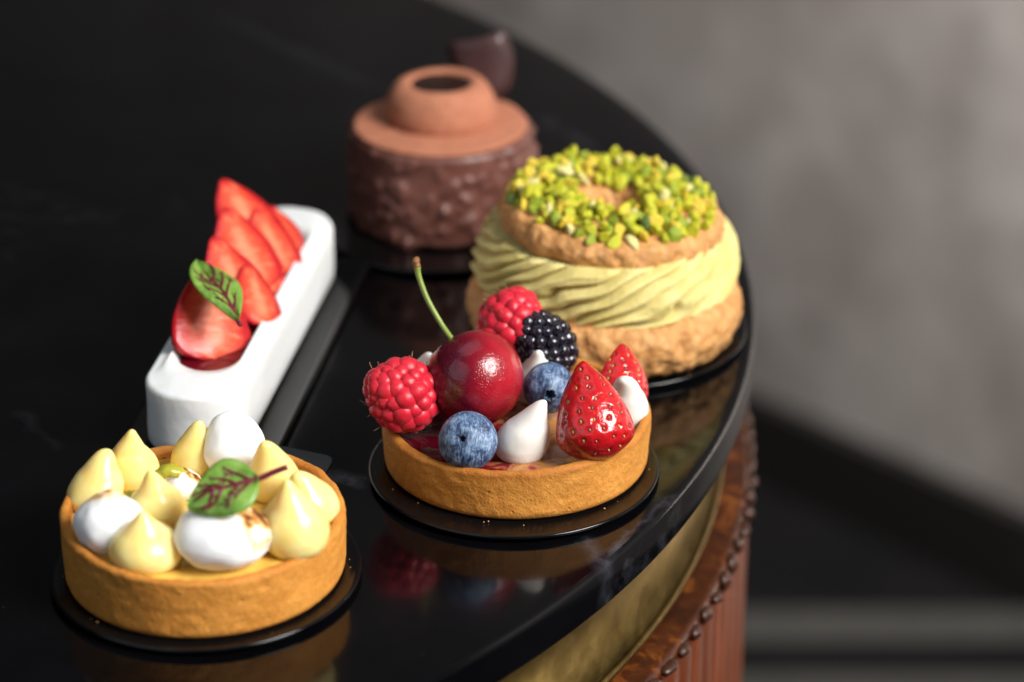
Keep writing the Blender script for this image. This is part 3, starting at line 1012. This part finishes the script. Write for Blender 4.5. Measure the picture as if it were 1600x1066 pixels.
def drupe_berry(name, label, cat, c, axis, R, L, N, dr, mats, taper, seed, hairs=18, group=None):
    """aggregate berry: a core and its drupelets, each a bead of its own"""
    root = thing(name, label, cat, c, group)
    Fm = frame_z(axis)
    S = sphere_grid(32, 24).reshape(-1, 3)
    def shape(U):
        zz = U[:, 2:3]
        k = 1 - taper * np.clip(zz + .1, 0, 1) ** 1.4
        return np.concatenate([U[:, :2] * R * k, zz * L], 1)
    link("core", mesh("core", shape(S) * .90 @ Fm.T, grid_faces(32, 24), mats[0]), root)
    rg = random.Random(seed)
    me = []
    for q_ in range(3):
        V, Fs = icos(16, seed + q_, .07)
        me.append(mesh("drupelet", V * dr, Fs, mats[1]))
    U = fib(N, 1.0, -.94)
    U = U + np.array([[rg.uniform(-.035, .035) for _ in range(3)] for _ in range(N)])
    U /= np.linalg.norm(U, axis=1)[:, None]
    P = shape(U)
    hv = []
    for k in range(N):
        p = P[k] @ Fm.T
        nn = np.array([U[k, 0] / R, U[k, 1] / R, U[k, 2] / L + taper * .4 / L]); nn = nn / np.linalg.norm(nn) @ Fm.T
        d = link("drupelet", me[k % 3], root, p * (.96 if mats[0] is mats[1] else .925))
        s_ = rg.uniform(.88, 1.14) * (1 - .22 * max(0, U[k, 2]) ** 2 * taper * 2)
        d.scale = (s_, s_ * rg.uniform(.92, 1.12), s_ * rg.uniform(.80, .98))
        d.rotation_euler = Vector(nn).to_track_quat('Z', 'Y').to_euler()
        if rg.random() < hairs / N:
            q0 = p + nn * dr * .75
            side = np.array([rg.uniform(-1, 1), rg.uniform(-1, 1), rg.uniform(-.3, 1)]) * .0012
            hv.append(tube(spline([q0, q0 + nn * .0007 + side * .4, q0 + nn * .0010 + side], 6), np.linspace(.00009, .00004, 6), 5))
    if hv:
        V, Fs = join(hv)
        link("hairs", mesh("hairs", V, Fs, M['hair']), root)["kind"] = "stuff"
    return root

RM = (M['rasp_core'], M['rasp']); KM = (M['black'], M['black'])
drupe_berry("raspberry", "red raspberry hanging over the berry tart's rim, left of the cherry", "raspberry", at(627, 616, .0262), cw(-.75, .35, .45), .0086, .0098, 76, .00290, RM, .30, 51, 30, "raspberries on the berry tart")
drupe_berry("raspberry", "red raspberry behind the blackberry at the back of the berry tart", "raspberry", at(801, 503, .0325), cw(.1, .85, -.3), .0084, .0090, 72, .00285, RM, .28, 52, 14, "raspberries on the berry tart")
drupe_berry("blackberry", "glossy black blackberry behind the blueberry and beside the cherry", "blackberry", at(848, 536, .0285), cw(-.62, .68, .35), .0078, .0102, 88, .00195, KM, .22, 53, 16)

# blueberries
def blueberry(label, c, axis, R, crown, seed):
    nv = 90
    ph = np.linspace(0, math.pi, nv)
    prof = []
    for a in ph:                        # from the bottom pole up to the crown
        r, z = R * math.sin(a), -R * .90 * math.cos(a)
        prof.append([r, z])
    prof = np.array(prof)
    P = np.stack([prof[:, 0:1] * np.cos(np.arange(96) * 2 * math.pi / 96), prof[:, 0:1] * np.sin(np.arange(96) * 2 * math.pi / 96), np.repeat(prof[:, 1:2], 96, 1)], -1)
    rr = np.hypot(P[..., 0], P[..., 1]) / R
    th = np.arctan2(P[..., 1], P[..., 0])
    top = (P[..., 2] > 0)
    lob = 1 + .10 * np.cos(5 * th + seed) + .05 * np.cos(9 * th)
    bare = np.zeros(rr.shape)
    if crown == "ring":
        ring = np.exp(-((rr - .23 * lob) / .055) ** 2); pit = 1 / (1 + np.exp((rr - .15 * lob) / .018))
        P[..., 2] += top * R * (.10 * ring - .26 * pit)
        bare = top * np.clip(pit + .4 * np.exp(-((rr - .33) / .05) ** 2), 0, 1)
    else:
        pit = 1 / (1 + np.exp((rr - .085 * lob) / .012))
        star = np.exp(-(np.minimum(np.abs(((th + seed) % (2 * math.pi / 5)) - math.pi / 5) * rr * 6, 9)) ** 2) * np.exp(-((rr - .2) / .13) ** 2)
        P[..., 2] += top * R * (-.22 * pit - .035 * star - .05 * np.exp(-(rr / .28) ** 2))
        bare = top * np.clip(pit + .35 * star, 0, 1)
    P = P * (1 + .018 * noise3(P / R, 1.4, seed, 2))[..., None]
    V = P.reshape(-1, 3) @ frame_z(axis).T
    me = mesh("blueberry", V, grid_faces(96, nv), M['blue'])
    vattr(me, "bare", np.clip(bare, 0, 1))
    return tag(link("blueberry", me, None, c), label, "blueberry", "blueberries on the berry tart")
blueberry("pale dusty blueberry at the front of the berry tart, below the cherry", at(731, 689, .0210), cw(-.22, .12, .95), .0079, "pit", 61)
blueberry("darker blueberry with open crown between the cherry and the big strawberry", at(858, 606, .0232), cw(.02, -.28, .95), .0071, "ring", 64)

# strawberries
def strawberry_half(label, c, axis, back, R, L, N, seed, pieces=None):
    """half fruit: rounded skin side, flat cut behind; tip along +axis"""
    nu, nv = 150, 120
    t = np.linspace(0, 1, nv)           # 0 shoulder, 1 tip
    rr = R * np.where(t < .28, np.sin((t / .28) * math.pi / 2) ** .55, 1 - ((t - .28) / .72) ** 1.85 * .93)
    rr[-1] = 0; rr[-2] *= .55; rr[-3] *= .78; rr[-4] *= .90
    zz = L * (t - .45)
    zz = zz - L * .05 * np.clip(.1 - t, 0, .1) * 0
    th = np.arange(nu) * 2 * math.pi / nu
    z_ = np.array(axis, float) / np.linalg.norm(axis)
    b_ = np.array(back, float); b_ -= z_ * (b_ @ z_); b_ /= np.linalg.norm(b_)
    x_ = np.cross(b_, z_)
    P = np.stack([rr[:, None] * np.cos(th), rr[:, None] * np.sin(th), np.repeat(zz[:, None], nu, 1)], -1)
    P[..., 0] *= 1 + .05 * noise3(P * np.array([0, 0, 1]), 90, seed)
    P *= (1 + .03 * noise3(P, 110, seed + 4, 2))[..., None]
    # seeds on the skin side (local y < 0) in staggered rows
    sd = []
    rows = 9
    for k in range(rows):
        tk = .10 + .84 * k / (rows - 1)
        rk = np.interp(tk, t, rr)
        m = max(3, int(2 * math.pi * rk / .0041))
        for q_ in range(m):
            a = 2 * math.pi * (q_ + .5 * (k % 2) + random.uniform(-.12, .12)) / m
            tj = tk + random.uniform(-.015, .015)
            i = min(int(tj * (nv - 1)), nv - 2); j = int((a % (2 * math.pi)) / (2 * math.pi) * nu) % nu
            if math.sin(a) < .12:
                sd.append((P[i, j].copy(), a, i, j))
    pit = np.zeros(P.shape[:2])
    for p, a, i, j in sd:
        d2 = ((P - p) ** 2).sum(-1)
        pit = np.maximum(pit, np.exp(-d2 / (.00068 ** 2)))
    rad = P / (np.linalg.norm(P * np.array([1, 1, .3]), axis=-1, keepdims=True) + 1e-9)
    rad[..., 2] *= .3
    P2 = P - rad * (pit * .00052)[..., None] + rad * .00022
    P2[..., 1] = np.where(P2[..., 1] > 0, P2[..., 1] * .30, P2[..., 1])
    FR = np.stack([x_, b_, z_], 1)
    root = thing("strawberry_half", label, "strawberry", c, "strawberry pieces on the berry tart")
    me = mesh("flesh", P2.reshape(-1, 3) @ FR.T, grid_faces(nu, nv), M['straw'])
    vattr(me, "pit", pit * .8)
    link("flesh", me, root)
    tb = {0: [], 1: []}
    Sg = sphere_grid(8, 6).reshape(-1, 3) * np.array([.00042, .00024, .00062])
    for p, a, i, j in sd:
        rdir = np.array([math.cos(a), math.sin(a), .25]); rdir /= np.linalg.norm(rdir)
        f_ = frame_z([0, 0, 1], rdir)
        y = rdir; zt = np.array([0, 0, 1.0]) - y * y[2]; zt /= np.linalg.norm(zt); xx = np.cross(y, zt)
        Rm = np.stack([xx, y, zt], 1)
        pp = P2[i, j] + rdir * .00016
        tb[0 if random.random() < .5 else 1].append(((Sg * random.uniform(.85, 1.1)) @ Rm.T + pp, grid_faces(8, 6)))
    for k, mt, nm in ((0, 'seed', 'seeds'), (1, 'seed_red', 'ripe_seeds')):
        if tb[k]:
            V, Fs = join(tb[k])
            link(nm, mesh(nm, V @ FR.T, Fs, M[mt]), root)["kind"] = "stuff"
    return root
strawberry_half("large seeded strawberry piece standing at the front right of the berry tart", at(925, 650, .0258), cw(-.16, .97, -.05), cw(.05, 0, -1), .0103, .0268, 90, 71)
strawberry_half("smaller strawberry piece behind the cream at the right rim of the berry tart", at(966, 594, .0225), cw(.12, .93, -.1), cw(-.75, .2, -.6), .0086, .0180, 60, 72)

# ================================================================== white strawberry log
log = thing("mousse_log", "long white mousse log with rounded ends and a strawberry-filled groove", "cake", (bc[0], bc[1], 0))
log.rotation_euler = (0, 0, bang)
def stadium(r, hl, n):
    th = np.arange(n) * 2 * math.pi / n - math.pi / 2
    x = r * np.cos(th); y = r * np.sin(th)
    return np.stack([x + np.where(np.cos(th) >= 0, hl, -hl), y], 1)
rows = []
Rl, Hl = .0151, .0190
lp = [(.0030, 0, .0022), (.0010, 0, .0022), (.0002, 0, .0032), (0, 0, .007), (0, 0, .011), (0, 0, .0145)]
lp += [(.0016 * (1 - math.cos(a)), 0, .0022 + Hl - .0018 + .0016 * math.sin(a)) for a in np.linspace(.1, math.pi / 2, 8)]
lp += [(.0030, .001, .0212), (.0040, .004, .0217), (.0049, .008, .0222 + .0003), (.0054, .0120, .0216), (.0060, .0130, .0200), (.0066, .0135, .0185), (.0100, .014, .0182), (.0148, .014, .0182)]
n = 220
for d, sh, z in lp:
    qd = stadium(max(Rl - d, .0003), bl - sh, n)
    rows.append(np.c_[qd, np.full(n, z)])
P = np.stack(rows)
P[..., 2] += np.where(P[..., 2] > .006, noise3(P, 75, 5, 2) * .0007, 0)
_d = P[..., :2] - np.stack([np.clip(P[..., 0], -bl, bl), P[..., 1] * 0], -1)
P[..., :2] += (noise3(P, 60, 6, 2) * .0005)[..., None] * _d / .015
V = P.reshape(-1, 3)
Fs = grid_faces(n, len(lp)) + [tuple((len(lp) - 1) * n + k for k in range(n))]
link("mousse", mesh("mousse", V, Fs, M['white']), log)
gl = np.c_[stadium(.0084, bl - .0128, 120), np.full(120, .0196)]
Vg = np.r_[gl, [[0, 0, .0199]]]
link("jam_glaze", mesh("jam_glaze", Vg, [(k, (k + 1) % 120, 120) for k in range(120)], M['jam']), log)

def straw_slice(label, c, axis, face, L, W, T, seed):
    """wedge of strawberry: flat cut face, rounded red skin behind; tip along axis, face normal 'face'"""
    z_ = np.array(axis, float) / np.linalg.norm(axis)
    f_ = np.array(face, float); f_ -= z_ * (f_ @ z_); f_ /= np.linalg.norm(f_)
    x_ = np.cross(f_, z_)
    nu, nv = 60, 36
    t = np.linspace(0, 1, nv)
    w = W * np.where(t < .25, np.sin((t / .25) * math.pi / 2) ** .6, 1 - ((t - .25) / .75) ** 2.1 * .90)
    w[-1] = 0
    rows, edge, acr, aln = [], [], [], []
    K = 24
    for q_ in range(nv):
        row = []
        e = []
        for k in range(K):                # front: flat face
            s_ = -1 + 2 * k / (K - 1)
            row.append((w[q_] * s_, .0011 * (1 - s_ * s_) * w[q_] / W + .0002 * math.sin(5 * s_ + q_ * .3), L * (t[q_] - .4)))
            e.append(max(abs(s_) ** 1.6, (abs(t[q_] - .45) / .55) ** 4)); acr.append(s_); aln.append(t[q_])
        for k in range(1, K - 1):         # back: rounded skin
            s_ = 1 - 2 * k / (K - 1)
            row.append((w[q_] * s_, -T * math.sqrt(max(0, 1 - s_ * s_)) * (w[q_] / W + .05), L * (t[q_] - .4)))
            e.append(1.25); acr.append(s_); aln.append(t[q_])
        rows.append(row); edge.append(e)
    P = np.array(rows); E_ = np.array(edge)
    P *= (1 + .035 * noise3(P, 130, seed, 2))[..., None]
    m = P.shape[1]
    FR = np.stack([x_, f_, z_], 1)
    V = P.reshape(-1, 3) @ FR.T
    Fs = grid_faces(m, nv) + [tuple(range(m - 1, -1, -1))]
    me = mesh("strawberry_slice", V, Fs, M['cut'])
    vattr(me, "edge", E_); vattr(me, "across", acr); vattr(me, "along", aln)
    return tag(link("strawberry_slice", me, None, c), label, "strawberry", "strawberry slices on the white log")

SL = [  # px, py, z, axis(camera), face(camera), L, W, T
    (330, 506, .0270, (-.16, .90, -.25), (.52, .40, .78), .0275, .0104, .0085, "broad front strawberry slice lying under the leaf on the white log"),
    (368, 446, .0300, (-.40, .88, -.2), (.52, .42, .74), .0255, .0088, .0066, "strawberry slice just behind the leaf on the white log"),
    (386, 402, .0310, (-.40, .88, -.2), (.52, .42, .74), .0270, .0092, .0066, "strawberry slice in the middle of the overlapping row on the white log"),
    (392, 352, .0330, (-.52, .84, -.2), (.46, .48, .74), .0285, .0090, .0066, "topmost strawberry slice with the highest tip on the white log"),
    (426, 388, .0270, (-.38, .88, -.2), (.58, .42, .68), .0225, .0082, .0062, "narrow strawberry slice behind the middle ones, tip by the log's far end"),
    (402, 470, .0262, (-.25, .85, -.3), (.68, .45, .58), .0200, .0072, .0060, "small low strawberry slice at the groove's right edge near the leaf"),
    (440, 372, .0255, (-.30, .88, -.3), (.60, .50, .60), .0185, .0078, .0055, "rearmost short strawberry slice at the far end of the white log"),
    (412, 425, .0262, (-.20, .88, -.3), (.66, .45, .60), .0215, .0074, .0060, "strawberry slice at the groove's right edge beside the middle of the row"),
]
for px, py, z, ax, fc, L, W, T, lab in SL:
    straw_slice(lab, at(px, py, z), cw(*ax), cw(*fc), L * 1.03, W * 1.2, T, int(px))

zl = .0430
pb, ptp = at(374, 494, zl - .006), at(308, 402, zl)
lf2 = thing("sorrel_leaf", "bright green leaf with purple veins on the white log's strawberries", "leaf", at(342, 450, zl - .006))
o_ = np.array(lf2.location)
leaf_parts(lf2, pb - o_, ptp - pb, cw(.35, .45, .82), np.linalg.norm(ptp - pb) * 1.0, .0070, .22, .10, .00068, .0012, seed=9, pk=1.25)

# ================================================================== pistachio ring pastry
PC = at(944, 514, .0021)
pr = thing("pistachio_ring_pastry", "ring pastry with piped pistachio cream between craquelin halves and chopped pistachios on top", "pastry", (PC[0], PC[1], 0))
def puff(prof, seed, amp, hole=None, tilt=None, n=240):
    p2 = [prof[0]] + resample(prof[1:-1], .0008) + [prof[-1]]
    def disp(P, N):
        a = noise3(P, 130, seed, 2) * amp + noise3(P, 380, seed + 3, 3) * amp * .95
        return P + N * a[..., None]
    V, Fs = lathe(p2, n, disp)
    if tilt is not None:
        V = (V * np.array([.975, .975, 1])) @ tilt[0].T + tilt[1]
    return V, Fs
z0 = .0021
prof = [(0, z0), (.030, z0)] + [(.0352 + .0062 * math.cos(a), z0 + .0095 + .0095 * math.sin(a)) for a in np.linspace(-1.35, 1.45, 16)] + [(.030, z0 + .0188), (0, z0 + .0188)]
V, Fs = puff(prof, 81, .0008)
link("bottom_shell", mesh("bottom_shell", V, Fs, M['cookie']), pr)
# piped cream: star-tip folds sheared round the ring
nu, nv = 620, 46
zz = np.linspace(0, 1, nv)
th = np.arange(nu) * 2 * math.pi / nu
h0, h1 = .0195, .0372
prof_r = .0372 + .0018 * np.sin(zz * math.pi) - .0026 * zz ** 3
u = (th[None, :] * 22 / (2 * math.pi)) - (zz[:, None] * 4.0) + .75 * noise3(np.stack([np.cos(th)[None] * 1.5 + zz[:, None] * 0, np.sin(th)[None] * 1.5 + zz[:, None] * 0, zz[:, None] * 1.2 + th[None] * 0], -1), 1.6, 7, 2)
lobe = np.abs(np.sin(math.pi * u)) ** .55 * (.80 + .35 * np.abs(np.sin(np.floor(u) * 12.9898)))
fine = np.abs(np.sin(math.pi * u * 3.0 + .6)) * .55 + .5 * noise3(np.stack([u * 5, u * 0 + zz[:, None] * .8, u * 0], -1), 1.0, 3)
rad = prof_r[:, None] - .0036 + .0042 * lobe + .0010 * fine
rad *= 1 + .012 * noise3(np.stack([np.cos(th)[None] + zz[:, None] * 0, np.sin(th)[None] + zz[:, None] * 0, zz[:, None] + th[None] * 0], -1), 2.2, 9)
edge_in = np.clip((.06 - zz) / .06, 0, 1) ** 2 * .0022
rad -= edge_in[:, None]
P = np.stack([rad * np.cos(th), rad * np.sin(th), h0 + (h1 - h0) * zz[:, None] + 0 * rad], -1)
top = P[-1] * np.array([.4, .4, 1]); bot = P[0] * np.array([.4, .4, 1])
P = np.concatenate([bot[None], P, top[None]])
link("piped_cream", mesh("piped_cream", P.reshape(-1, 3), grid_faces(nu, nv + 2), M['pcream']), pr)
# top half and its nuts share a slight tilt
ty, tx = math.radians(5.0), math.radians(1.0)
Rt = np.array(Matrix.Rotation(ty, 3, 'Y') @ Matrix.Rotation(tx, 3, 'X'))
off = np.array([.0012, .0, .0354])
prof = [(.007, .001), (.028, 0)] + [(.0298 + .0046 * math.cos(a), .0046 + .0046 * math.sin(a)) for a in np.linspace(-1.3, 1.4, 14)] + [(.026, .0098), (.020, .0106), (.012, .0100), (.0085, .0078), (.007, .0035), (.007, .001)]
V, Fs = puff(prof, 85, .0007, tilt=(Rt, off))
link("top_shell", mesh("top_shell", V, Fs, M['cookie']), pr)
# chopped pistachios
nut_me = {}
for vi in range(6):
    rg = np.random.default_rng(vi + 5)
    S = sphere_grid(8, 7).reshape(-1, 3)
    dirs = rg.normal(size=(7, 3)); dirs /= np.linalg.norm(dirs, axis=1)[:, None]
    lim = rg.uniform(.40, .80, 7)
    V = S.copy()
    for d, l in zip(dirs, lim):           # knife cuts
        k = V @ d
        V = V - np.clip(k - l, 0, 9)[:, None] * d
    V *= np.array([1.0, rg.uniform(.7, .95), rg.uniform(.6, .85)])
    for mi, mt in enumerate(NUTS):
        nut_me[vi, mi] = mesh("pistachio_piece", V, grid_faces(8, 7), mt, False)
rg = random.Random(4)
placed = []
tries = 0
while len(placed) < 290 and tries < 30000:
    tries += 1
    layer = 0 if len(placed) < 190 else 1
    r = math.sqrt(rg.uniform(.0105 ** 2, .0302 ** 2)); a = rg.uniform(0, 2 * math.pi)
    if layer: r = rg.uniform(.012, .029)
    p = np.array([r * math.cos(a), r * math.sin(a)])
    if any((p[0] - q_[0]) ** 2 + (p[1] - q_[1]) ** 2 < (.00300 if q_[2] == layer else .0010) ** 2 for q_ in placed):
        if tries < 26000: continue
    placed.append((p[0], p[1], layer))
    sz = rg.uniform(.0021, .0033) if len(placed) < 225 else rg.uniform(.0008, .0016)
    zt = np.interp(r, [.009, .012, .020, .026, .0302], [.0088, .0105, .0112, .0104, .0082]) + sz * .40 + layer * .0022
    w = Rt @ np.array([p[0], p[1], zt]) + off
    mi = rg.choices(range(5), (48, 17, 22, 8, 5))[0]
    o = link("pistachio_piece", nut_me[rg.randrange(6), mi], pr, w)
    o.scale = (sz * rg.uniform(.9, 1.3), sz, sz)
    o.rotation_euler = (rg.uniform(0, 6), rg.uniform(0, 6), rg.uniform(0, 6))

# ================================================================== chocolate cake
CC = at(690, 331, .0021)
cc = thing("chocolate_cake", "round chocolate cake in nutty glaze with cocoa velvet top, hollow dome and dark shard", "cake", (CC[0], CC[1], 0))
Rc, hc = .0299, .0310
bumps = []
rg = random.Random(12)
for k in range(230):
    bumps.append((rg.uniform(0, 2 * math.pi), rg.uniform(.001, hc - .0012), rg.uniform(.0010, .0022), rg.uniform(.0005, .0014)))
prof = [(0, z0), (Rc - .002, z0), (Rc + .0004, z0 + .0012), (Rc, z0 + hc - .0015), (Rc - .0014, z0 + hc), (0, z0 + hc)]
p2 = [prof[0]] + resample(prof[1:-1], .0007) + [prof[-1]]
def disp(P, N):
    a = noise3(P, 110, 4, 2) * .0006
    th = np.arctan2(P[..., 1], P[..., 0])
    for ba, bz_, bs, bh in bumps:
        da = (th - ba + math.pi) % (2 * math.pi) - math.pi
        d2 = (da * Rc) ** 2 + (P[..., 2] - z0 - bz_) ** 2
        a = a + bh * np.exp(-(d2 / bs ** 2) ** 1.3)
    k = np.clip((P[..., 2] - z0) / .001, 0, 1) * np.clip((np.hypot(P[..., 0], P[..., 1]) - Rc * .8) / .003, 0, 1)
    foot = np.exp(-((P[..., 2] - z0 - .0008) / .0014) ** 2) * (.0006 + .0009 * noise3(np.stack([np.cos(th) * 3, np.sin(th) * 3, th * 0], -1), 2.5, 6))
    return P + N * ((a + foot) * k)[..., None]
V, Fs = lathe(p2, 300, disp)
link("glazed_body", mesh("glazed_body", V, Fs, M['glaze']), cc)
zt = z0 + hc
prof = [(0, zt + .0003)] + [(Rc - .0020, zt + .0001), (Rc - .0012, zt + .0004), (Rc - .0015, zt + .0010), (Rc - .0026, zt + .0013), (0, zt + .0013)]
p2 = [prof[0]] + resample(prof[1:-1], .0008) + [prof[-1]]
V, Fs = lathe(p2, 200, lambda P, N: P + N * (noise3(P, 160, 8, 2) * .0003)[..., None])
link("velvet_disc", mesh("velvet_disc", V, Fs, M['velvet']), cc)
zd = zt + .0013
prof = [(.0178, zd - .0002), (.0186, zd + .0015), (.0184, zd + .0045), (.0174, zd + .0080), (.0158, zd + .0106), (.0138, zd + .0121), (.0116, zd + .0126), (.0101, zd + .0121), (.0094, zd + .0110), (.0092, zd + .0090)]
V, Fs = lathe(resample(prof, .0009), 160, lambda P, N: P + N * (noise3(P, 120, 18, 2) * .0003)[..., None])
tiltd = np.array(Matrix.Rotation(math.radians(3), 3, 'X'))
dome_off = np.array([.0002, .0042, 0])
link("hollow_dome", mesh("hollow_dome", V + dome_off, Fs, M['velvet']), cc)
V, Fs = lathe([(.0098, zd + .0116), (.006, zd + .0117), (.003, zd + .0117), (0, zd + .0117)], 64)
link("ganache_centre", mesh("ganache_centre", V + dome_off, [f[::-1] for f in Fs], M['ganache']), cc)
# dark chocolate shard standing behind the dome: curved petal with thickness
pts2 = [(-.0125, .0085), (-.0105, .0118), (-.004, .0135), (.004, .0160), (.0066, .0162), (.0085, .0120), (.0100, .006), (.0098, -.001), (.0085, -.0060), (.004, -.0085), (-.003, -.006), (-.0085, .0010), (-.0118, .0060)]
pts2 = spline(pts2 + pts2[:1], 60)[:-1]
o3 = loc_on(CC, 756, 104, zt + .0135)
o3 = o3 + np.array([0, 0, -.0030])
m = len(pts2)
V = []
for rr_ in (1, .66, .33):
    for sgn in (1, -1):
        pass
layers = []
for sgn in (1, -1):
    for rr_ in (1.0, .66, .33):
        for x, zq in pts2:
            xx, z2 = x * rr_, ((zq - .004) * rr_ + .004) * .86
            layers.append((xx, .004 * (xx / .012) ** 2 - (z2 - .004) * -.25 + sgn * -.0006, z2))
V = np.array(layers)
Fs = []
for s_ in (0, 3):
    for k in range(2):
        for i in range(m):
            a, b = (s_ + k) * m + i, (s_ + k) * m + (i + 1) % m
            Fs.append((a, b, b + m, a + m) if s_ == 0 else (b, a, a + m, b + m))
    Fs.append(tuple((s_ + 2) * m + i for i in (range(m) if s_ == 0 else range(m - 1, -1, -1))))
for i in range(m):
    Fs.append(((i + 1) % m, i, 3 * m + i, 3 * m + (i + 1) % m))
link("chocolate_shard", mesh("chocolate_shard", V, Fs, M['shard']), cc, o3)

# ================================================================== crumbs fallen from the tarts
tb = []
rg = random.Random(3)
S = sphere_grid(6, 5).reshape(-1, 3)
for C_, R_, N_ in ((LC, .0361, 7), (BC, .0368, 11), (PC, .0385, 7)):
    for k in range(N_):
        a = rg.uniform(0, 2 * math.pi); rr_ = R_ + abs(rg.gauss(0, .0012)) + .0003
        sz = rg.uniform(.00008, .00024)
        c_ = np.array([C_[0] + rr_ * math.cos(a), C_[1] + rr_ * math.sin(a), .0021 + sz * .5])
        tb.append((S * sz * (1 + .4 * noise3(S + k, 1.7, k))[:, None] + c_, grid_faces(6, 5)))
V, Fs = join(tb)
cr_o = link("crumbs", mesh("crumbs", V, Fs, M['cookie']))
cr_o["kind"] = "stuff"; cr_o["label"] = "tiny golden pastry crumbs scattered on the black boards"; cr_o["category"] = "crumbs"
